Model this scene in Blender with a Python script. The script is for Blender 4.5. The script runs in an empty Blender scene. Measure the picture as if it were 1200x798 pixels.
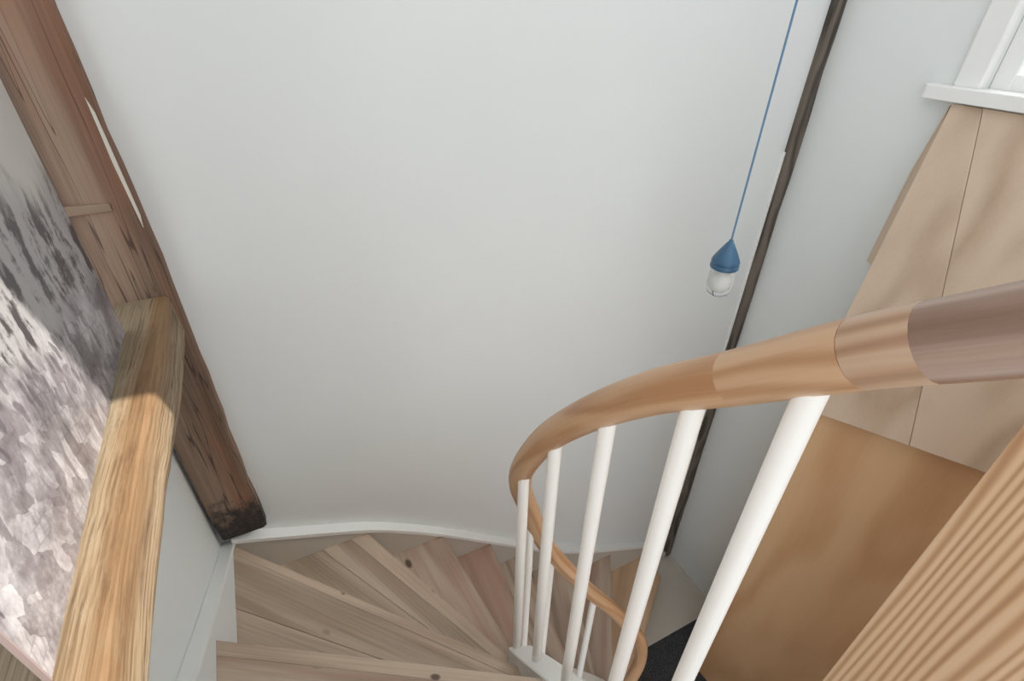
import bpy, bmesh, math, random
from mathutils import Vector, Matrix
random.seed(7)
scene = bpy.context.scene
col = scene.collection

# ------------------------------------------------------------------ camera
# room frame: +X along the back wall, +Y towards the back wall, z = 0 on the black carpet
YAW, PITCH, ROLL = math.radians(26.5), math.radians(34.252), math.radians(1.04)
fh = Vector((math.sin(YAW), math.cos(YAW), 0)); rh = Vector((math.cos(YAW), -math.sin(YAW), 0)); up = Vector((0, 0, 1))
cF = fh*math.cos(PITCH) - up*math.sin(PITCH); cU0 = fh*math.sin(PITCH) + up*math.cos(PITCH)
cR = rh*math.cos(ROLL) + cU0*math.sin(ROLL); cU = cU0*math.cos(ROLL) - rh*math.sin(ROLL)
cd = bpy.data.cameras.new('camera'); cam = bpy.data.objects.new('camera', cd); col.objects.link(cam)
cd.sensor_width = 36; cd.lens = 18.0; cd.clip_start = 0.01; cd.clip_end = 100
m = Matrix((cR, cU, -cF)).transposed().to_4x4(); m.translation = (0, 0, 3.52)
cam.matrix_world = m
scene.camera = cam

# ------------------------------------------------------------------ world, sun, lamps, exposure
w = bpy.data.worlds.new('World'); scene.world = w; w.use_nodes = True
bg = w.node_tree.nodes['Background']; bg.inputs[0].default_value = (0.96, 0.98, 1.0, 1); bg.inputs[1].default_value = 1.0
sd = bpy.data.lights.new('sun_offscreen', 'SUN'); sun = bpy.data.objects.new('sun_offscreen', sd); col.objects.link(sun)
sd.energy = 5.6; sd.angle = math.radians(0.35); sd.color = (1.0, 0.95, 0.86)
sun.location = (4, -1, 8)
sun.rotation_euler = Vector((-1, .4, -1.0)).to_track_quat('-Z', 'Y').to_euler()
vs = scene.view_settings
vs.view_transform = 'Standard'; vs.look = 'None'; vs.gamma = 1; vs.exposure = 0.38; vs.use_curve_mapping = False

# ------------------------------------------------------------------ material helpers
def lin(c):
    return tuple(((v/255)/12.92 if v/255 <= .04045 else ((v/255+.055)/1.055)**2.4) for v in c) + (1,)

class NT:
    def __init__(s, name):
        s.mat = bpy.data.materials.new(name); s.mat.use_nodes = True
        s.t = s.mat.node_tree; s.b = s.t.nodes['Principled BSDF']
    def n(s, typ, ins=None, **kw):
        nd = s.t.nodes.new(typ)
        for k, v in kw.items(): setattr(nd, k, v)
        for k, v in (ins or {}).items():
            if isinstance(v, bpy.types.NodeSocket): s.t.links.new(v, nd.inputs[k])
            else: nd.inputs[k].default_value = v
        return nd
    def math(s, op, a, b=0.0, c=0.0, clamp=False):
        nd = s.n('ShaderNodeMath', {0: a, 1: b, 2: c}, operation=op); nd.use_clamp = clamp
        return nd.outputs[0]
    def ramp(s, fac, stops, interp='LINEAR'):
        nd = s.n('ShaderNodeValToRGB', {0: fac}); cr = nd.color_ramp; cr.interpolation = interp
        while len(cr.elements) < len(stops): cr.elements.new(.5)
        for e, (p, c) in zip(cr.elements, stops): e.position = p; e.color = c if len(c) == 4 else tuple(c)+(1,)
        return nd.outputs[0]
    def mix(s, fac, a, b, blend='MIX'):
        nd = s.n('ShaderNodeMix', data_type='RGBA', blend_type=blend)
        for k, v in ((0, fac), (6, a), (7, b)):
            if isinstance(v, bpy.types.NodeSocket): s.t.links.new(v, nd.inputs[k])
            else: nd.inputs[k].default_value = v
        return nd.outputs[2]
    def noise(s, vec, scale, detail=4, rough=.55, dist=0):
        return s.n('ShaderNodeTexNoise', {'Vector': vec, 'Scale': scale, 'Detail': detail, 'Roughness': rough, 'Distortion': dist}).outputs[0]
    def smooth(s, v, a, b):
        return s.n('ShaderNodeMapRange', {0: v, 1: a, 2: b, 3: 0.0, 4: 1.0}, interpolation_type='SMOOTHSTEP').outputs[0]
    def link(s, o, i): s.t.links.new(o, i)
    def bump(s, h, strength=.3, dist=.002):
        b = s.n('ShaderNodeBump', {'Height': h, 'Strength': strength, 'Distance': dist}); s.link(b.outputs[0], s.b.inputs['Normal'])
    def objcoord(s, scale=(1, 1, 1), rnd=True):
        tc = s.n('ShaderNodeTexCoord').outputs['Object']
        if rnd:
            r = s.n('ShaderNodeObjectInfo').outputs['Random']
            r = s.math('MULTIPLY', r, 37.0)
            cv = s.n('ShaderNodeCombineXYZ', {0: r, 1: r, 2: r}).outputs[0]
            tc = s.n('ShaderNodeVectorMath', {0: tc, 1: cv}, operation='ADD').outputs[0]
        return s.n('ShaderNodeMapping', {'Vector': tc, 'Scale': scale}).outputs[0]

def plain(name, c, rough=.6, bumps=0.0, bscale=30, var=.03, **kw):
    s = NT(name); v = s.objcoord(rnd=False)
    a = s.noise(v, 2.2, 5); k = s.ramp(a, [(.3, tuple(x*(1-var) for x in lin(c)[:3])), (.7, tuple(min(1, x*(1+var)) for x in lin(c)[:3]))])
    s.link(k, s.b.inputs['Base Color']); s.b.inputs['Roughness'].default_value = rough
    if bumps: s.bump(s.noise(v, bscale, 6), bumps, .004)
    for kk, vv in kw.items(): s.b.inputs[kk].default_value = vv
    return s.mat

def wood(name, light, mid, dark, along='X', across=(0, 1, 0), freq=60, warp=14, stretch=.12, nscale=2.2,
         contrast=.6, rough=.5, knots=0.0, kscale=3.0, streak=.35, bump=.25, patch=None, patchamt=0, knotcol=(70, 50, 38), uv=False):
    """growth-ring contours + fine pores; grain runs along one local axis"""
    s = NT(name); st = {'X': (stretch, 1, 1), 'Y': (1, stretch, 1), 'Z': (1, 1, stretch)}[along]
    def oc(sc):
        if not uv: return s.objcoord(sc)
        return s.n('ShaderNodeMapping', {'Vector': s.n('ShaderNodeTexCoord').outputs['UV'], 'Scale': sc}).outputs[0]
    raw = oc((1, 1, 1)); v = oc(st)
    n1 = s.noise(v, nscale, 2, .45)
    d = s.n('ShaderNodeVectorMath', {0: raw, 1: across}, operation='DOT_PRODUCT').outputs['Value']
    ph = s.math('ADD', s.math('MULTIPLY', d, freq), s.math('MULTIPLY', n1, warp*6.28))
    rings = s.math('MULTIPLY_ADD', s.math('SINE', ph), .5, .5)
    rings = s.math('POWER', rings, 1.6)
    fs = {'X': (3, 160, 160), 'Y': (160, 3, 160), 'Z': (160, 160, 3)}[along]
    fine = s.noise(oc(fs), 1.0, 3, .6)
    broad = s.noise(v, 5.0, 4, .6)
    g = s.math('ADD', s.math('MULTIPLY', rings, contrast), s.math('MULTIPLY', s.math('SUBTRACT', fine, .5), streak))
    g = s.math('ADD', g, s.math('MULTIPLY', s.math('SUBTRACT', broad, .5), .9))
    c = s.ramp(g, [(0.0, lin(light)), (.45, lin(mid)), (1.0, lin(dark))])
    if patch:
        pn = s.smooth(s.noise(v, 3.1, 5, .65), .47, .62); c = s.mix(s.math('MULTIPLY', pn, patchamt), c, lin(patch))
    if knots:
        kv = {'X': (.55, 1, 1), 'Y': (1, .55, 1), 'Z': (1, 1, .55)}[along]
        vo = s.n('ShaderNodeTexVoronoi', {'Vector': oc(kv), 'Scale': kscale}, voronoi_dimensions='3D')
        sep = s.n('ShaderNodeSeparateColor', {0: vo.outputs['Color']}).outputs[0]
        on = s.math('GREATER_THAN', sep, 1-knots)
        kd = s.math('SUBTRACT', 1.0, s.smooth(vo.outputs['Distance'], .06, .12))
        c = s.mix(s.math('MULTIPLY', s.math('MULTIPLY', kd, on), .85), c, lin(knotcol))
    s.link(c, s.b.inputs['Base Color']); s.b.inputs['Roughness'].default_value = rough
    s.bump(s.math('ADD', s.math('MULTIPLY', fine, .5), g), bump, .0006)
    return s

M = {}
M['wall'] = plain('white_plaster', (226, 229, 228), .75, .10, 18, .012)
M['wall_left'] = plain('cool_plaster', (226, 229, 228), .75, .10, 18, .012)
M['white'] = plain('white_paint', (236, 236, 234), .4, .05, 40, .012)
M['rod'] = plain('white_rod_paint', (240, 237, 231), .35, .04, 60, .01)
M['beige'] = plain('grey_beige_paint', (200, 193, 182), .55, .06, 30, .04)
M['carpet'] = None
s = NT('black_carpet'); v = s.objcoord((1, 1, 1), False)
n_ = s.noise(v, 160, 3, .7); s.link(s.ramp(n_, [(.35, lin((26, 27, 29))), (.7, lin((92, 94, 98)))]), s.b.inputs['Base Color'])
s.b.inputs['Roughness'].default_value = .95; s.bump(n_, .8, .006); M['carpet'] = s.mat

M['tread'] = wood('limed_pine', (186, 168, 150), (160, 141, 123), (112, 92, 76), 'X', freq=22, warp=8, stretch=.08, nscale=3.4, contrast=.5, rough=.6,
                  knots=.75, kscale=7.0, streak=.9, bump=.4, patch=(164, 126, 110), patchamt=.8).mat
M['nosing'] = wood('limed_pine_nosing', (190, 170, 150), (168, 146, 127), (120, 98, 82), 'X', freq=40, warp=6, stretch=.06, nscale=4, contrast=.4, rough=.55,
                  knots=.8, kscale=13.0, streak=.9, bump=.3).mat  # paler than the treads: edge wear plus painted-in light on the nosings
M['riser'] = wood('limed_pine_riser', (186, 168, 150), (160, 141, 123), (112, 92, 76), 'X', (0, 0, 1), freq=80, warp=5, stretch=.10, nscale=4, contrast=.5, rough=.65).mat
M['tread_new'] = wood('fresh_pine', (206, 176, 144), (190, 158, 126), (160, 124, 94), 'X', freq=60, warp=4, stretch=.1, nscale=4, contrast=.5).mat
RK = dict(along='X', across=(0, 1, 0), freq=140, warp=5, stretch=.14, nscale=9, contrast=.5, rough=.36, streak=.55, bump=.12, uv=True)
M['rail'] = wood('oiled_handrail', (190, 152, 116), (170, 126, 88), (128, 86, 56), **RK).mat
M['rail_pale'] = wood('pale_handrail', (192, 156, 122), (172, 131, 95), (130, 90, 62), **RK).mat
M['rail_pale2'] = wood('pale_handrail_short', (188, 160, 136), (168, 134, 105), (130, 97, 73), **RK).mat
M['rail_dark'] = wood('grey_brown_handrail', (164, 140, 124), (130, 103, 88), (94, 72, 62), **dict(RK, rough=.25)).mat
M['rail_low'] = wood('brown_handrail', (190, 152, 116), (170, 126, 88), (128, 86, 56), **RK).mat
M['board_up'] = wood('pale_board', (204, 182, 160), (186, 162, 139), (158, 130, 106), 'Z', (0, 1, 0), freq=14, warp=4, stretch=.22, nscale=3.0, contrast=.5, rough=.5, streak=.25, bump=.08).mat
M['board_low'] = wood('honey_board', (222, 184, 142), (210, 166, 124), (184, 136, 98), 'Z', (0, 1, 0), freq=10, warp=4, stretch=.25, nscale=2.6, contrast=.5, rough=.5, streak=.25, bump=.08).mat
M['board_near'] = wood('striped_board', (224, 190, 154), (206, 166, 126), (176, 130, 94), 'Z', (0, 1, 0), freq=270, warp=5, stretch=.05, nscale=7, contrast=.8, rough=.5, streak=.3, bump=.2).mat
M['floor_plank'] = wood('dark_plank', (176, 124, 78), (142, 94, 56), (70, 44, 26), 'Y', (1, 0, 0), freq=60, warp=3, stretch=.1, nscale=4, contrast=.6, rough=.5, bump=.4).mat
M['strip'] = wood('dark_strip', (112, 103, 93), (80, 72, 64), (34, 30, 27), 'Z', (1, 1, 0), freq=120, warp=3, stretch=.2, nscale=12, contrast=.6, rough=.8, bump=.8, streak=.9).mat
# old post: dark brown with rust-orange patches, grey wash, charred foot
s = wood('old_post', (136, 114, 96), (106, 85, 70), (60, 45, 38), 'Z', (1, .4, 0), freq=34, warp=3.5, stretch=.10, nscale=5, contrast=.55, rough=.65, streak=.9, bump=.5,
         patch=(138, 90, 62), patchamt=.7)
src = s.b.inputs['Base Color'].links[0].from_socket
geo = s.n('ShaderNodeNewGeometry').outputs['Position']; sp = s.n('ShaderNodeSeparateXYZ', {0: geo})
nn = s.noise(geo, 22, 5, .7)
ch = s.math('SUBTRACT', 1.0, s.smooth(s.math('ADD', sp.outputs[2], s.math('MULTIPLY', nn, -.34)), 1.84, 1.93))
c = s.mix(ch, src, s.ramp(s.noise(geo, 60, 4, .7), [(.4, lin((26, 22, 20))), (.72, lin((74, 66, 62)))]))
cv = s.n('ShaderNodeMapping', {'Vector': geo, 'Scale': (1, 1, .035)}).outputs[0]
ck = s.noise(cv, 30, 2, .5); ck = s.math('SUBTRACT', 1.0, s.smooth(s.math('ABSOLUTE', s.math('SUBTRACT', ck, .5)),   .002, .012))
c = s.mix(s.math('MULTIPLY', ck, .75), c, lin((44, 32, 27)))
s.link(c, s.b.inputs['Base Color']); M['post'] = s.mat
# weathered beam: grey-green on the left, orange heartwood towards the right arris, nicks
s = wood('weathered_beam', (146, 126, 100), (114, 92, 68), (48, 35, 27), 'Y', (1, 0, .7), freq=900, warp=1.3, stretch=.035, nscale=12, contrast=.28, rough=.75, streak=2.2, bump=1.0,
         knots=.18, kscale=6)
src = s.b.inputs['Base Color'].links[0].from_socket
geo = s.n('ShaderNodeNewGeometry').outputs['Position']; sp = s.n('ShaderNodeSeparateXYZ', {0: geo})
gm = s.n('ShaderNodeMapping', {'Vector': geo, 'Scale': (1, .13, 1)}).outputs[0]
blot = s.noise(gm, 26, 6, .7)
c = s.mix(s.math('MULTIPLY', s.smooth(blot, .52, .66), .7), src, lin((58, 43, 33)))          # old dark stains
pale = s.noise(s.n('ShaderNodeMapping', {'Vector': geo, 'Location': (3, 1, 2), 'Scale': (1, .2, 1)}).outputs[0], 34, 5, .7)
c = s.mix(s.math('MULTIPLY', s.smooth(pale, .52, .68), .6), c, lin((160, 146, 122)))
gx = s.math('ADD', sp.outputs[0], s.math('MULTIPLY', s.math('SUBTRACT', s.noise(gm, 14, 4), .5), .06))
heart = s.math('MULTIPLY', s.smooth(gx, -.322, -.296), s.math('SUBTRACT', 1.0, s.smooth(s.math('ADD', gx, s.math('MULTIPLY', s.math('SUBTRACT', sp.outputs[2], 2.9), -.5)), -.262, -.235)))
c = s.mix(s.math('MULTIPLY', heart, .72), c, s.mix(blot, lin((146, 110, 70)), lin((92, 64, 40))))   # bare heartwood along the arris
gr = s.math('SUBTRACT', 1.0, s.smooth(gx, -.345, -.31))
c = s.mix(s.math('MULTIPLY', gr, .45), c, lin((126, 116, 96)))
s.link(c, s.b.inputs['Base Color']); M['beam'] = s.mat

# printed mural: monochrome violet-grey crowd of roofs, dark masts above a white band
s = NT('mural_print'); geo = s.n('ShaderNodeTexCoord').outputs['Object']; sp = s.n('ShaderNodeSeparateXYZ', {0: geo})
Yc, Zc = sp.outputs[1], sp.outputs[2]
v2 = s.n('ShaderNodeCombineXYZ', {0: Yc, 1: Zc, 2: 0.0}).outputs[0]
warp = s.n('ShaderNodeTexNoise', {'Vector': v2, 'Scale': 5.0, 'Detail': 4.0})
vw = s.n('ShaderNodeVectorMath', {0: v2, 1: s.n('ShaderNodeVectorMath', {0: warp.outputs['Color'], 'Scale': .09}, operation='SCALE').outputs[0]}, operation='ADD').outputs[0]
vm = s.n('ShaderNodeMapping', {'Vector': vw, 'Scale': (2.0, 1, 1), 'Rotation': (0, 0, .35)}).outputs[0]
vo = s.n('ShaderNodeTexVoronoi', {'Vector': vm, 'Scale': 17.0}, distance='CHEBYCHEV')
cell = s.n('ShaderNodeSeparateColor', {0: vo.outputs['Color']}).outputs[0]
n1 = s.noise(v2, 7, 6, .65); n2 = s.noise(vm, 40, 5, .7)
val = s.math('ADD', s.math('MULTIPLY', cell, .16), s.math('ADD', s.math('MULTIPLY', n1, .75), s.math('MULTIPLY', n2, .35)))
town = s.ramp(val, [(.40, lin((78, 71, 73))), (.60, lin((124, 118, 121))), (.85, lin((196, 192, 195)))])
# upper left: dark foliage, masts and figures
vs_ = s.n('ShaderNodeMapping', {'Vector': vw, 'Scale': (1, .16, 1)}).outputs[0]
masts = s.noise(vs_, 34, 3, .6); fol = s.noise(v2, 15, 6, .7)
dk = s.smooth(s.math('ADD', s.math('MULTIPLY', masts, .6), s.math('MULTIPLY', fol, .6)), .57, .68)
darkc = s.mix(dk, lin((160, 156, 157)), lin((62, 54, 56)))
zz = s.math('ADD', Zc, s.math('MULTIPLY', s.math('SUBTRACT', s.noise(vs_, 18, 3), .5), .22))
yy = s.math('MULTIPLY', s.math('SUBTRACT', Yc, 1.0), -.2)
zz = s.math('SUBTRACT', zz, yy)
# rows of small windows and gable lines inside the town
bk = s.n('ShaderNodeTexBrick', {'Vector': s.n('ShaderNodeMapping', {'Vector': vw, 'Rotation': (0, 0, .25), 'Scale': (1, 1, 1)}).outputs[0], 'Color1': (1, 1, 1, 1), 'Color2': (.55, .55, .55, 1), 'Mortar': (.2, .2, .2, 1), 'Scale': 26.0, 'Mortar Size': .05, 'Brick Width': .35, 'Row Height': .8})
town = s.mix(s.math('MULTIPLY', s.smooth(s.noise(v2, 11, 3), .45, .6), .38), town, bk.outputs[0], 'MULTIPLY')
# small dark printed figures below the trees
band = s.math('MULTIPLY', s.smooth(zz, 2.94, 2.99), s.math('SUBTRACT', 1.0, s.smooth(Yc, .93, 1.02)))
fg = s.n('ShaderNodeTexVoronoi', {'Vector': s.n('ShaderNodeMapping', {'Vector': vw, 'Scale': (42, 14, 1)}).outputs[0], 'Scale': 1.0}, voronoi_dimensions='2D')
fgm = s.math('SUBTRACT', 1.0, s.smooth(fg.outputs['Distance'], .24, .34))
town = s.mix(s.math('MULTIPLY', s.math('MULTIPLY', band, fgm), .62), town, lin((70, 62, 66)))
c = s.mix(s.smooth(zz, 3.04, 3.09), town, darkc)
c = s.mix(s.smooth(zz, 3.20, 3.30), c, lin((190, 187, 181)))
s.link(c, s.b.inputs['Base Color']); s.b.inputs['Roughness'].default_value = .35; M['mural'] = s.mat
M['mural_edge'] = plain('panel_edge', (150, 134, 132), .5)
M['frame'] = plain('window_paint', (236, 236, 234), .4, .05, 40, .012)

M['lamp_blue'] = plain('blue_enamel', (54, 94, 124), .25, 0, 30, .03)
M['cord_blue'] = plain('blue_fabric_cord', (96, 132, 162), .8, .3, 300, .06)
s = NT('lamp_glass'); b = s.b
b.inputs['Base Color'].default_value = (.97, .98, .98, 1); b.inputs['Transmission Weight'].default_value = 1; b.inputs['Roughness'].default_value = .03; b.inputs['IOR'].default_value = 1.12
M['glass'] = s.mat
s = NT('window_glass'); b = s.b
b.inputs['Base Color'].default_value = (.80, .84, .86, 1); b.inputs['Transmission Weight'].default_value = 1; b.inputs['Roughness'].default_value = .02; b.inputs['IOR'].default_value = 1.2
M['pane'] = s.mat
s = NT('opal_bulb'); s.b.inputs['Base Color'].default_value = (.93, .92, .9, 1); s.b.inputs['Roughness'].default_value = .25; M['bulb'] = s.mat

# ------------------------------------------------------------------ mesh helpers
def link_obj(name, me, mat, parent=None, smooth=False, loc=None, rotz=0):
    o = bpy.data.objects.new(name, me); col.objects.link(o); me.materials.append(mat)
    if smooth:
        for p in me.polygons: p.use_smooth = True
    if loc is not None: o.location = loc
    if rotz: o.rotation_euler[2] = rotz
    if parent is not None: o.parent = parent
    return o
def from_bm(name, bm, mat, parent=None, smooth=False, bevel=0, seg=2, **kw):
    bmesh.ops.remove_doubles(bm, verts=bm.verts, dist=1e-5)
    bmesh.ops.recalc_face_normals(bm, faces=bm.faces)
    if bevel: bmesh.ops.bevel(bm, geom=list(bm.edges), offset=bevel, segments=seg, affect='EDGES', profile=.5, clamp_overlap=True)
    me = bpy.data.meshes.new(name); bm.to_mesh(me); bm.free()
    return link_obj(name, me, mat, parent, smooth, **kw)
def prism(name, bottom, top, mat, parent=None, bevel=0, **kw):
    """solid between two same-length vertex loops"""
    bm = bmesh.new(); n = len(bottom)
    a = [bm.verts.new(p) for p in bottom]; b_ = [bm.verts.new(p) for p in top]
    bm.faces.new(a[::-1]); bm.faces.new(b_)
    for i in range(n): bm.faces.new((a[i], a[(i+1) % n], b_[(i+1) % n], b_[i]))
    return from_bm(name, bm, mat, parent, bevel=bevel, **kw)
def box(name, lo, hi, mat, parent=None, bevel=0, **kw):
    (x0, y0, z0), (x1, y1, z1) = lo, hi; q = [(x0, y0), (x1, y0), (x1, y1), (x0, y1)]
    return prism(name, [(x, y, z0) for x, y in q], [(x, y, z1) for x, y in q], mat, parent, bevel, **kw)
def yz(name, poly, x0, x1, mat, parent=None, bevel=0, **kw):
    return prism(name, [(x0, y, z) for y, z in poly], [(x1, y, z) for y, z in poly], mat, parent, bevel, **kw)
def xz(name, poly, y0, y1, mat, parent=None, bevel=0, **kw):
    return prism(name, [(x, y0, z) for x, z in poly], [(x, y1, z) for x, z in poly], mat, parent, bevel, **kw)
def catmull(pts, n=8):
    P = [Vector(p) for p in pts]; P = [2*P[0]-P[1]] + P + [2*P[-1]-P[-2]]; out = []
    for i in range(1, len(P)-2):
        for k in range(n):
            t = k/n; a, b_, c_, d_ = P[i-1:i+3]
            out.append(.5*((2*b_)+(c_-a)*t+(2*a-5*b_+4*c_-d_)*t*t+(3*b_-a-3*c_+d_)*t**3))
    out.append(P[-2]); return out
def tube(name, path, rad, mat, parent=None, seg=16, smooth=True, **kw):
    bm = bmesh.new(); rings = []; N = len(path); nrm = None
    for i, p in enumerate(path):
        t = (path[min(i+1, N-1)] - path[max(i-1, 0)]).normalized()
        if nrm is None: nrm = t.orthogonal().normalized()
        nrm = (nrm - t*nrm.dot(t)).normalized(); bn = t.cross(nrm)
        r = rad(i/(N-1)) if callable(rad) else rad
        rings.append([bm.verts.new(p + nrm*r*math.cos(a) + bn*r*math.sin(a)) for a in [2*math.pi*k/seg for k in range(seg)]])
    for i in range(N-1):
        for k in range(seg): bm.faces.new((rings[i][k], rings[i][(k+1) % seg], rings[i+1][(k+1) % seg], rings[i+1][k]))
    bm.faces.new(rings[0][::-1]); bm.faces.new(rings[-1])
    bm.normal_update()
    uvl = bm.loops.layers.uv.new('UVMap'); acc = [0.0]; TUBE_LEN[0] += 3.7
    for i in range(1, N): acc.append(acc[-1] + (path[i]-path[i-1]).length)
    for ring in (rings[0], rings[-1]):
        for k in range(seg):
            e = bm.edges.get((ring[k], ring[(k+1) % seg]))
            if e: e.smooth = False
    rr = rad(.5) if callable(rad) else rad
    pos = {}
    for i in range(N):
        for k in range(seg): pos[rings[i][k]] = (i, k)
    for f_ in bm.faces:
        ks = [pos[l.vert][1] for l in f_.loops]; wrap = len(ks) == 4 and max(ks)-min(ks) > 1
        for l in f_.loops:
            i, k = pos[l.vert]
            if wrap and k == 0: k = seg
            l[uvl].uv = (acc[i]+TUBE_LEN[0], k/seg*2*math.pi*rr)
    o = from_bm(name, bm, mat, parent, smooth=smooth, **kw)
    for p in o.data.polygons:
        if len(p.vertices) > 4: p.use_smooth = False
    return o
TUBE_LEN = [0.0]
def lathe(name, prof, mat, parent=None, seg=40, **kw):
    bm = bmesh.new(); rings = []
    for r, z in prof:
        if r < 1e-6: rings.append([bm.verts.new((0, 0, z))])
        else: rings.append([bm.verts.new((r*math.cos(2*math.pi*k/seg), r*math.sin(2*math.pi*k/seg), z)) for k in range(seg)])
    for A, B in zip(rings, rings[1:]):
        for k in range(seg):
            q = [A[k % len(A)], A[(k+1) % len(A)], B[(k+1) % len(B)], B[k % len(B)]]
            q2 = []; [q2.append(x) for x in q if x not in q2]
            if len(q2) > 2: bm.faces.new(q2)
    return from_bm(name, bm, mat, parent, smooth=True, **kw)
def empty(name, loc):
    o = bpy.data.objects.new(name, None); col.objects.link(o); o.location = loc; o.empty_display_size = .1
    return o
def adopt(root):
    """children were written in world coordinates: keep them there under their thing"""
    for c_ in root.children: c_.matrix_parent_inverse = Matrix.Translation(-root.location)
def tag(o, label, cat, group=None):
    o['label'] = label; o['category'] = cat
    if group: o['group'] = group
    return o
def struct(o, label=None):
    o['kind'] = 'structure'
    if label: o['label'] = label
    return o

# ------------------------------------------------------------------ the shell
WL, WB, WR = -.43, 1.447, 2.0        # faces of the left, back and right walls
TOP = 6.4
struct(box('wall_back', (-1.6, WB, -.05), (2.25, WB+.2, TOP), M['wall']), 'plain off-white plaster wall behind the winding stair')
# low wall under the tie beam, on the left of the stair
struct(box('wall_left', (WL-.10, -.6, -.05), (WL, WB, 2.76), M['wall_left']), 'grey-white plaster wall below the weathered beam')
# right wall: panes cut out for the low window and for an added high sun opening
wr = empty('wall_right', (WR, .5, 0)); struct(wr, 'off-white plaster wall with window and wood boarding')
def wr_piece(poly): return yz('wall_section', poly, WR, WR+.2, M['wall'], wr)
wy0, wy1, wz0, wz1 = -.10, .90, 3.30, 4.45
wr_piece([(-1.9, -.05), (WB, -.05), (WB, wz0), (-1.9, wz0)])
wr_piece([(wy1, wz0), (WB, wz0), (WB, wz1), (wy1, wz1)])
wr_piece([(-1.9, wz0), (wy0, wz0), (wy0, wz1), (-1.9, wz1)])
cz0, cz1 = 5.06, 6.1; e0, e1 = .09, -.327          # raking far edge of the added opening, slants the sun patch
wr_piece([(-1.9, wz1), (WB, wz1), (WB, cz0), (-1.9, cz0)])
wr_piece([(e0, cz0), (WB, cz0), (WB, cz1), (e1, cz1)])
wr_piece([(-1.9, cz0), (-1.6, cz0), (-1.6, cz1), (-1.9, cz1)])
wr_piece([(-1.9, cz1), (WB, cz1), (WB, TOP), (-1.9, TOP)])
# floors
fl = struct(box('floor', (-.6, -.6, 0), (2.2, 1.0, .2075), M['carpet']), 'black speckled carpet at the foot of the stair')
uf = empty('floor_upper', (-1, .5, 2.24)); struct(uf, 'dark brown plank floor behind the mural panel')
for i in range(9):
    x1 = -.545 - i*.125
    box('plank', (x1-.122, -.6, 2.20+.004*(i % 2)), (x1, WB-.01, 2.24+.004*(i % 2)), M['floor_plank'], uf, bevel=.003)
adopt(uf); adopt(wr)
# a beam high over the stairwell carries the pendant
struct(box('trim_1', (1.22, -.6, 5.92), (1.34, WB+.02, 6.06), M['wall'], bevel=.01), 'white beam across the stairwell')
struct(box('trim_3', (.15, -.6, 5.88), (.45, WB+.02, 6.06), M['wall'], bevel=.01), 'broad white beam across the stairwell')

# ------------------------------------------------------------------ low window in the right wall
wn = empty('window_1', (WR, .4, wz0)); struct(wn, 'white framed window with deep sill above the boarding')
box('casing', (WR-.022, wy1-.002, wz0), (WR+.01, .972, wz1+.07), M['frame'], wn, .006)
box('casing', (WR-.022, wy0-.072, wz0), (WR+.01, wy0+.002, wz1+.07), M['frame'], wn, .006)
box('casing', (WR-.024, wy0, wz1-.002), (WR+.01, wy1, wz1+.07), M['frame'], wn, .006)
sill = [(WR-.055, wy0-.10), (WR+.16, wy0-.10), (WR+.16, wy1), (WR+.0, wy1), (WR, 1.040)] + [(WR-.035-.02*math.sin(a), 1.02+.02*math.cos(a)) for a in [k*math.pi/10 for k in range(6)]]
prism('window_sill', [(x, y, 3.262) for x, y in sill], [(x, y, wz0+.002) for x, y in sill], M['frame'], wn, .004)
sx0, sx1 = WR+.03, WR+.075
for a, b_ in (((wy1-.055, wz0), (wy1, wz1)), ((wy0, wz0), (wy0+.055, wz1)), ((.375, wz0), (.425, wz1))):
    box('sash_stile', (sx0, a[0], a[1]), (sx1, b_[0], b_[1]), M['frame'], wn, .005)
for z0_, z1_ in ((wz0, wz0+.045), (wz1-.05, wz1)):
    box('sash_rail', (sx0+.001, wy0+.05, z0_), (sx1-.001, wy1-.05, z1_), M['frame'], wn, .005)
for y0_, y1_ in ((wy0+.05, .38), (.42, wy1-.05)):
    box('pane', (sx0+.02, y0_, wz0+.04), (sx0+.026, y1_, wz1-.045), M['pane'], wn)
adopt(wn)
w2 = empty('sun_opening', (WR, -.7, cz0)); struct(w2, 'unseen high opening shaped to cut the sun patch')  # added out of view, outlined to place the sun on beam and mural
box('window_sill', (WR-.01, -1.62, cz0-.02), (WR+.2, .11, cz0), M['white'], w2, .003)
adopt(w2)

# ------------------------------------------------------------------ wood boarding under the window
bd = empty('trim_2', (1.75, .5, 0)); struct(bd, 'honey coloured wood boarding below the window sill')
xl = 1.645
def xlow(y): return 1.645 + (.855-y)*.105
zb = lambda y: 2.264 + (.811-y)*.2877
for ya, yb in ((.855, .235),):
    fr = [(xlow(ya), ya, .2), (xlow(ya), ya, zb(ya)+.010), (xlow(yb), yb, zb(yb)+.010), (xlow(yb), yb, .2)]
    prism('lower_board', fr, [(x+.03, y, z) for x, y, z in fr], M['board_low'], bd, .002)
# side cheek closing the box towards the wall
box('side_board', (xl+.030, .825, .2), (WR, .855, 2.27), M['board_low'], bd, .002)
TL, TR = Vector((1.965, .945, 3.258)), Vector((1.965, .10, 3.258))
def onplane(y, z): return Vector((1.60 + .365*(z-2.264)/.994, y, z))
nx = Vector((1, 0, -.367)).normalized()
def plank(y_hi_top, y_lo_top, y_hi_bot, y_lo_bot, zb):
    q = [onplane(y_hi_top, 3.258), onplane(y_hi_bot, zb(y_hi_bot)), onplane(y_lo_bot, zb(y_lo_bot)), onplane(y_lo_top, 3.258)]
    prism('sloping_board', q, [p + nx*.028 for p in q], M['board_up'], bd, .0025)
plank(.945, .8605, .811, .4755, zb)
plank(.8595, -.12, .4745, -.05, zb)
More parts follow.
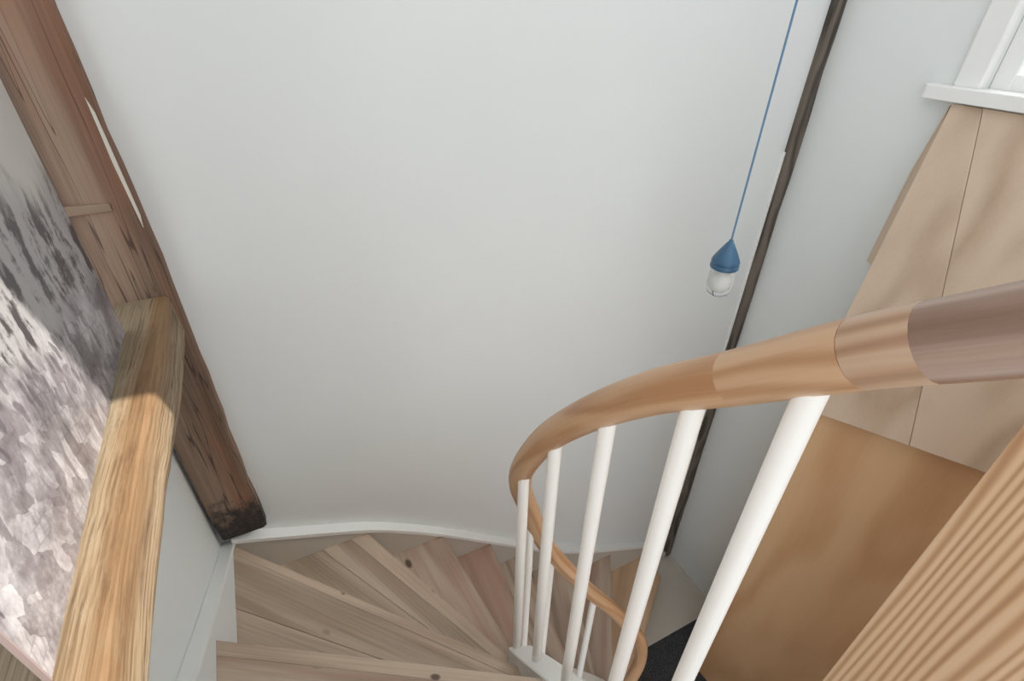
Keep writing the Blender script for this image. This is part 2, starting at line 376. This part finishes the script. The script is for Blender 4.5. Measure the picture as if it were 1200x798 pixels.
# thin scribe strip between the sloping board and the wall
prism('scribe_strip', [(1.968, .950, 3.25), (1.968, .976, 3.04), (1.968, .990, 2.71), (1.93, .93, 2.71), (1.955, .935, 3.04)],
      [(2.0, .950, 3.25), (2.0, .976, 3.04), (2.0, .990, 2.71), (2.0, .93, 2.71), (2.0, .935, 3.04)], M['board_up'], bd, .001)
adopt(bd)
pn = empty('wall_partition', (1.3, -.1, 0)); struct(pn, 'boarded partition with boldly striped grain beside the handrail')
for i in range(3):
    y1_ = .232 - i*.30
    box('board', (1.3, y1_-.299, .2), (1.335, y1_, 3.02), M['board_near'], pn, .003)
box('end_board', (1.335, .205, .2), (1.68, .2315, 3.02), M['board_low'], pn, .002)
adopt(pn)

# dark timber strip in the corner
ts = tag(empty('timber_strip', (1.97, 1.43, .23)), 'dark rough timber strip running up the corner between two white walls', 'timber strip')
bm = bmesh.new(); N = 46; prev = None
for i in range(N+1):
    z = .235 + (TOP-.3)*i/N; j = lambda a: random.uniform(-a, a)
    ring = [bm.verts.new((1.945+j(.005), 1.450, z)), bm.verts.new((1.945+j(.006), 1.428+j(.004), z)), bm.verts.new((1.985+j(.004), 1.422+j(.004), z)), bm.verts.new((2.004, 1.428+j(.003), z)), bm.verts.new((2.004, 1.450, z))]
    if prev:
        for k in range(5): bm.faces.new((prev[k], prev[(k+1) % 5], ring[(k+1) % 5], ring[k]))
    else: bm.faces.new(ring[::-1])
    prev = ring
bm.faces.new(prev)
from_bm('strip', bm, M['strip'], ts)
xz('paint_bead', [(1.934, 2.0), (1.942, 2.0), (1.940, 3.0), (1.934, 3.0)], 1.438, 1.449, M['white'], ts)
adopt(ts)

# ------------------------------------------------------------------ timber post and beam
ps = tag(empty('timber_post', (-.34, 1.43, 1.92)), 'old dark brown timber post with charred foot against white wall', 'post')
bm = bmesh.new(); N = 60; prev = None
for i in range(N+1):
    z = 1.925 + (TOP-1.95)*i/N; j = lambda a: random.uniform(-a, a)
    xr = -.268 + .004*math.sin(z*5) + j(.0025); xl_ = -.417 + .003*math.sin(z*4+1) + j(.0025); yf = 1.400 + j(.0015)
    ring = [bm.verts.new(p) for p in ((xl_, 1.449, z), (xl_, yf+.006, z), (xl_+.008, yf, z), (-.35, yf-.002+j(.001), z), (xr-.010, yf, z), (xr, yf+.008, z), (xr, 1.449, z))]
    if prev:
        for k in range(7): bm.faces.new((prev[k], prev[(k+1) % 7], ring[(k+1) % 7], ring[k]))
    else: bm.faces.new(ring[::-1])
    prev = ring
bm.faces.new(prev)
from_bm('shaft', bm, M['post'], ps)
M['peg'] = wood('peg_wood', (134, 114, 96), (112, 93, 77), (84, 66, 54), 'X', freq=60, warp=3).mat
prism('wooden_wedge', [(-.424, 1.386, 3.098), (-.424, 1.40, 3.098), (-.315, 1.401, 3.098), (-.315, 1.394, 3.098)],
      [(-.424, 1.386, 3.122), (-.424, 1.40, 3.122), (-.315, 1.401, 3.116), (-.315, 1.394, 3.116)], M['peg'], ps, .002)
xz('paint_sliver', [(-.272, 3.05), (-.268, 3.08), (-.274, 3.30), (-.280, 3.33), (-.279, 3.2)], 1.396, 1.402, M['beige'], ps)
adopt(ps)

bmr = tag(empty('timber_beam', (-.33, .5, 2.75)), 'sunlit weathered horizontal timber beam butting into the dark post', 'beam')
bm = bmesh.new(); N = 48; prev = None
for i in range(N+1):
    y = 1.402 - 1.95*i/N; j = lambda a: random.uniform(-a, a)
    xr = -.274 + .004*math.sin(y*7) + j(.0012); zt = 2.872 + (1.36-y)*.033 + j(.0012); zb_ = 2.742 + (1.36-y)*.045 + .003*math.sin(y*9)
    cham = .010 + .006*math.sin(y*6+1)
    ring = [bm.verts.new(p) for p in ((-.405, y, zb_), (-.405, y, zt-.004), (-.398, y, zt), (-.33, y, zt+.002+j(.001)), (xr-cham, y, zt), (xr-.003, y, zt-.7*cham), (xr, y, zt-.03), (xr+.001, y, zb_+.02), (xr-.006, y, zb_))]
    if prev:
        for k in range(9): bm.faces.new((prev[k], prev[(k+1) % 9], ring[(k+1) % 9], ring[k]))
    else: bm.faces.new(ring[::-1])
    prev = ring
bm.faces.new(prev)
bo = from_bm('beam_timber', bm, M['beam'], bmr)
for (x, y) in ((-.372, 1.285), (-.366, 1.135)):
    lathe('nail_head', [(0, .0035), (.005, .003), (.006, .001), (.006, -.004), (0, -.004)], M['beige'], bmr, 12, loc=(x, y, 2.876+(1.36-y)*.033))
adopt(bmr)

# printed panel standing on the beam
mp = tag(empty('mural_panel', (-.35, .8, 2.89)), 'violet-grey printed mural panel standing on the weathered beam', 'panel')
pa, pb = Vector((-.352, 1.235)), Vector((-.3265, .437)); dn = Vector((-(pb-pa).y, (pb-pa).x)).normalized()*-1
if dn.x > 0: dn = -dn
q = [(pa.x, pa.y), (pb.x, pb.y), (pb.x+dn.x*.006, pb.y+dn.y*.006), (pa.x+dn.x*.006, pa.y+dn.y*.006)]
prism('print_board', [(x, y, 2.872+(1.36-y)*.033-.001) for x, y in q], [(x, y, 4.3) for x, y in q], M['mural'], mp)
q = [(pb.x+.0006, pb.y), (pb.x+.0006, pb.y-.0025), (pb.x-.0065, pb.y-.0025), (pb.x-.0065, pb.y)]
prism('edge_trim', [(x, y, 2.90) for x, y in q], [(x, y, 4.3) for x, y in q], M['mural_edge'], mp, .0006)
adopt(mp)

# ------------------------------------------------------------------ staircase
stair = tag(empty('staircase', (.8, 1.0, 0)), 'winding wooden staircase with limewashed pine treads and white strings', 'staircase')
H = .209; zA = 2.09
W = {'T': (-.40, .50), 'A': (-.40, .945), 'B': (-.40, 1.415), 'C': (.052, 1.42), 'D': (.372, 1.42), 'E': (.606, 1.42), 'F': (.786, 1.42), 'G': (1.092, 1.42), 'H': (1.423, 1.42), 'I': (1.742, 1.42)}
Nn = {'T': (.35, .36), 'A': (.35, .483), 'B': (.36, .60), 'C': (.395, .693), 'D': (.447, .79), 'E': (.575, .80), 'F': (.738, .80), 'G': (.874, .79), 'H': (.99, .775), 'I': (1.12, .82)}
order = 'TABCDEFGHI'; Zt = {k: zA - H*(i-1) for i, k in enumerate(order)}
corner = (-.40, 1.42)
def board_local(name, pts, z, t, org, ang, mat, bevel=.007):
    ca, sa = math.cos(-ang), math.sin(-ang); L = []
    for x, y in pts:
        dx, dy = x-org[0], y-org[1]; L.append((dx*ca-dy*sa, dx*sa+dy*ca))
    area = sum(L[i][0]*L[(i+1) % len(L)][1]-L[(i+1) % len(L)][0]*L[i][1] for i in range(len(L)))
    if area < 0: L = L[::-1]
    o = prism(name, [(x, y, -t) for x, y in L], [(x, y, 0) for x, y in L], mat, stair, bevel, loc=(org[0], org[1], z), rotz=ang)
    return o
def lerp(a, b_, t): return (a[0]+(b_[0]-a[0])*t, a[1]+(b_[1]-a[1])*t)
for i, k in enumerate(order):
    wf, nf = W[k], Nn[k]; ang = math.atan2(nf[1]-wf[1], nf[0]-wf[0])
    if i == 0: wb, nb = (-.40, .0), (.35, .0)
    else: wb, nb = W[order[i-1]], Nn[order[i-1]]
    # run the back edge a little under the riser above
    dx, dy = nb[0]-wb[0], nb[1]-wb[1]; L = math.hypot(dx, dy); px, py = dy/L, -dx/L
    mx, my = (wf[0]+nf[0])/2-(wb[0]+nb[0])/2, (wf[1]+nf[1])/2-(wb[1]+nb[1])/2
    if px*mx+py*my > 0: px, py = -px, -py
    wb2, nb2 = (wb[0]+px*.05, wb[1]+py*.05), (nb[0]+px*.05, nb[1]+py*.05)
    if k in 'CDEFGHI': wb2 = (max(wb2[0], -.40), 1.42)
    if k in 'TAB': wb2 = (-.40, wb2[1])
    mat = M['tread_new'] if k == 'I' else M['tread']
    if k in 'ABC':          # front strip of the tread, paler to paint in light on its worn nosing
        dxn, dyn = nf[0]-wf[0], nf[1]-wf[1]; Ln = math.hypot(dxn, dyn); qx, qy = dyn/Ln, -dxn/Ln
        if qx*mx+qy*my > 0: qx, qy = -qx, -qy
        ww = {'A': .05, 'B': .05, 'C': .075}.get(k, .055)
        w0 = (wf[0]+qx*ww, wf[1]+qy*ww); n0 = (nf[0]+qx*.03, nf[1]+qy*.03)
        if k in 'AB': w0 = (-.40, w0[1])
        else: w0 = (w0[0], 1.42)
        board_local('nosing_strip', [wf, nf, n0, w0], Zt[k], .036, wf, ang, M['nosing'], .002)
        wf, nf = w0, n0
    if k == 'C':
        wm, nm = lerp((-.13, 1.42), wf, 0.0), lerp(nb2, nf, .55)
        board_local('tread', [wf, nf, nm, wm], Zt[k], .036, wf, ang, mat, .002)
        board_local('tread', [wm, nm, nb2, wb2], Zt[k]-.0015, .034, wm, math.atan2(nm[1]-wm[1], nm[0]-wm[0]), mat, .003)
    elif k == 'B':
        wm, nm = (-.40, 1.165), lerp(nb2, nf, .4)
        board_local('tread', [wf, nf, nm, wm], Zt[k], .036, wf, ang, mat, .002)
        board_local('tread', [wm, nm, nb2, wb2], Zt[k]-.0012, .034, wm, math.atan2(nm[1]-wm[1], nm[0]-wm[0]), mat, .003)
    elif k == 'I':
        board_local('tread', [wf, (1.727, 1.245), (1.376, .977), nf, nb2, wb2], Zt[k], .036, wf, ang, mat, .007)
    else:
        board_local('tread', [wf, nf, nb2, wb2], Zt[k], .036, wf, ang, mat, .002 if k == 'A' else .008)
    wf, nf = W[k], Nn[k]
    # riser below the nosing
    dx, dy = nf[0]-wf[0], nf[1]-wf[1]; L = math.hypot(dx, dy); px, py = dy/L, -dx/L
    if px*mx+py*my > 0: px, py = -px, -py
    zlow = Zt[order[i+1]] if i+1 < len(order) else .209
    segs = [(wf, nf)] if k != 'I' else [(wf, (1.727, 1.245)), ((1.727, 1.245), (1.376, .977)), ((1.376, .977), nf)]
    for a_, b_ in segs:
        an = math.atan2(b_[1]-a_[1], b_[0]-a_[0]); Ls = math.hypot(b_[0]-a_[0], b_[1]-a_[1])
        ox, oy = (px*.024, py*.024) if k != 'I' else (-.022, .004)
        o = box('riser', (0, -.009, zlow-Zt[k]-.03), (Ls, .009, -.034), M['riser'], stair, loc=(a_[0]+ox, a_[1]+oy, Zt[k]), rotz=an)
# painted quarter landing, its apron and the moulding along the right wall
box('landing', (1.05, .998, .165), (1.999, 1.446, .209), M['beige'], stair, .004)
box('landing_base', (1.05, 1.0005, .0), (1.999, 1.446, .166), M['beige'], stair)
prism('base_moulding', [(1.972, y, .207) for y in (1.0, 1.425)] + [(1.9995, y, .207) for y in (1.425, 1.0)], [(1.984, y, .232) for y in (1.0, 1.425)] + [(1.9995, y, .234) for y in (1.425, 1.0)], M['beige'], stair, .004)
# wall string along the back wall with a white cap
prof = [(-.39, 1.902), (-.356, 1.888), (-.212, 1.822), (.057, 1.696), (.22, 1.590), (.373, 1.472), (.56, 1.312), (.754, 1.144), (.936, .986), (1.12, .856), (1.303, .746), (1.62, .578), (1.76, .50)]
pp = [(p.x, p.y) for p in catmull([(x, z, 0) for x, z in prof], 5)]
def strip_xz(name, up_, dn_, y0, y1, mat):
    bm = bmesh.new(); pv = None
    for x, z in pp:
        r_ = [bm.verts.new(p) for p in ((x, y0, max(.2, z+dn_)), (x, y0, z+up_), (x, y1, z+up_), (x, y1, max(.2, z+dn_)))]
        if pv:
            for k in range(4): bm.faces.new((pv[k], pv[(k+1) % 4], r_[(k+1) % 4], r_[k]))
        else: bm.faces.new(r_[::-1])
        pv = r_
    bm.faces.new(pv); return from_bm(name, bm, mat, stair)
strip_xz('wall_string', -.012, -.42, 1.412, 1.4468, M['beige'])
strip_xz('string_cap', 0.006, -.0125, 1.403, 1.4469, M['white'])
box('string_end', (1.755, 1.415, .205), (1.936, 1.4468, .30), M['beige'], stair, .003)
# string on the left wall
ls = [(1.44, 1.86), (1.039, 2.085), (.788, 2.232), (.30, 2.62), (-.3, 3.1)]
ls = [(y, z) for y, z in ls if y > -.01]
yz('wall_string', [(y, z) for y, z in ls] + [(.30, 2.2), (.8, 1.8), (1.44, 1.6)], WL+.0004, -.391, M['wall_left'], stair, .004)
lc = [(y, z+.010) for y, z in ls] + [(y, z-.006) for y, z in ls[::-1]]
yz('string_cap', lc, WL+.0004, -.386, M['white'], stair, .003)

# inner string: swept painted board, top follows the flight
ctr = [(.374, -.45, 3.22), (.374, .10, 2.565), (.374, .45, 2.146), (.374, .58, 1.985), (.380, .665, 1.865), (.400, .715, 1.745), (.436, .762, 1.57), (.50, .79, 1.40), (.60, .80, 1.235), (.75, .795, 1.02), (.89, .785, .815), (.985, .76, .65), (1.05, .70, .48), (1.075, .60, .33), (1.08, .40, .12)]
cp = catmull(ctr, 6)
bm = bmesh.new(); pv = None
for i, p in enumerate(cp):
    t = (cp[min(i+1, len(cp)-1)] - cp[max(i-1, 0)]); t.z = 0; t.normalize(); nn_ = Vector((-t.y, t.x, 0))*.031
    hgt = .27
    r_ = [bm.verts.new(q) for q in (p-nn_-Vector((0, 0, hgt)), p-nn_-Vector((0, 0, .004)), p-nn_*.87, p+nn_*.87, p+nn_-Vector((0, 0, .004)), p+nn_-Vector((0, 0, hgt)))]
    if pv:
        for k in range(6): bm.faces.new((pv[k], pv[(k+1) % 6], r_[(k+1) % 6], r_[k]))
    else: bm.faces.new(r_[::-1])
    pv = r_
bm.faces.new(pv); from_bm('inner_string', bm, M['white'], stair)
adopt(stair)

# ------------------------------------------------------------------ railing
rl = tag(empty('stair_railing', (.37, .45, 2.1)), 'curving wooden handrail on slim white painted balusters', 'railing')
rp = [(.374, -.60, 3.99), (.373, -.36, 3.77), (.372, -.12, 3.557), (.369, .0, 3.447), (.369, .09, 3.367), (.366, .16, 3.306), (.370, .254, 3.214), (.369, .36, 3.113), (.373, .483, 2.972), (.372, .594, 2.82), (.379, .690, 2.645), (.396, .735, 2.53), (.432, .772, 2.41), (.495, .792, 2.205), (.565, .80, 2.03), (.700, .765, 1.785), (.805, .74, 1.62), (.905, .712, 1.44), (.958, .69, 1.325), (.978, .68, 1.16), (.945, .673, 1.02), (.90, .66, .92)]
rs = catmull(rp, 8)
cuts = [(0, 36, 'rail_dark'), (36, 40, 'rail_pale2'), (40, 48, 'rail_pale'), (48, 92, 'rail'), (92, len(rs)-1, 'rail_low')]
total = len(rs)-1
def rad_at(i): return .0276 if i < 88 else .0276-.002*min(1, (i-88)/40)
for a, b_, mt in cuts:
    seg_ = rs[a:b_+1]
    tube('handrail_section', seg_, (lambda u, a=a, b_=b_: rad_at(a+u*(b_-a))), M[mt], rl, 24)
def rod(x, y, z0, z1, r=.0128):
    tube('baluster', [Vector((x, y, z0)), Vector((x, y, z0+.02)), Vector((x, y, z1-.02)), Vector((x, y, z1))], r, M['rod'], rl, 18)
for x, y, z0, z1 in ((.376, .682, 1.83, 2.645), (.374, .564, 1.98, 2.86), (.373, .430, 2.15, 3.03), (.370, .292, 2.32, 3.175), (.367, .182, 2.45, 3.285),
                     (.462, .788, 1.48, 2.30), (.552, .798, 1.30, 2.06), (.725, .757, 1.04, 1.74), (.905, .735, .78, 1.42)):
    rod(x, y, z0, z1)
adopt(rl)

# ------------------------------------------------------------------ pendant lamp
lx, ly = 1.28, 1.044
pl = tag(empty('pendant_lamp', (lx, ly, 2.69)), 'small blue pendant lamp with clear glass jar on a blue cord', 'lamp')
cap = lathe('cap', [(0.0, 2.890), (.006, 2.890), (.008, 2.884), (.0135, 2.876), (.030, 2.848), (.0400, 2.829), (.0435, 2.820), (.0440, 2.815), (.0415, 2.812), (.0415, 2.809), (.0445, 2.806), (.0445, 2.797), (.042, 2.795), (.038, 2.795), (.038, 2.812), (0, 2.83)], M['lamp_blue'], pl, 48, loc=(lx, ly, 0))
lathe('jar', [(.0385, 2.80), (.0400, 2.79), (.0405, 2.75), (.0400, 2.73), (.0350, 2.708), (.022, 2.697), (0, 2.694),
              (0, 2.6965), (.021, 2.6995), (.0332, 2.710), (.0378, 2.731), (.0383, 2.75), (.0378, 2.79), (.0365, 2.80)], M['glass'], pl, 48, loc=(lx, ly, 0))
lathe('bulb', [(0, 2.822), (.012, 2.82), (.013, 2.792), (.019, 2.775), (.0265, 2.755), (.0285, 2.740), (.025, 2.724), (.014, 2.7145), (0, 2.712)], M['bulb'], pl, 32, loc=(lx, ly, 0))
tube('cord', [Vector((lx, ly, 2.885)), Vector((lx, ly, 4)), Vector((lx, ly, 5.0)), Vector((lx, ly, 5.925))], .0030, M['cord_blue'], pl, 10)
for c_ in pl.children: c_.matrix_parent_inverse = Matrix.Translation(-pl.location)
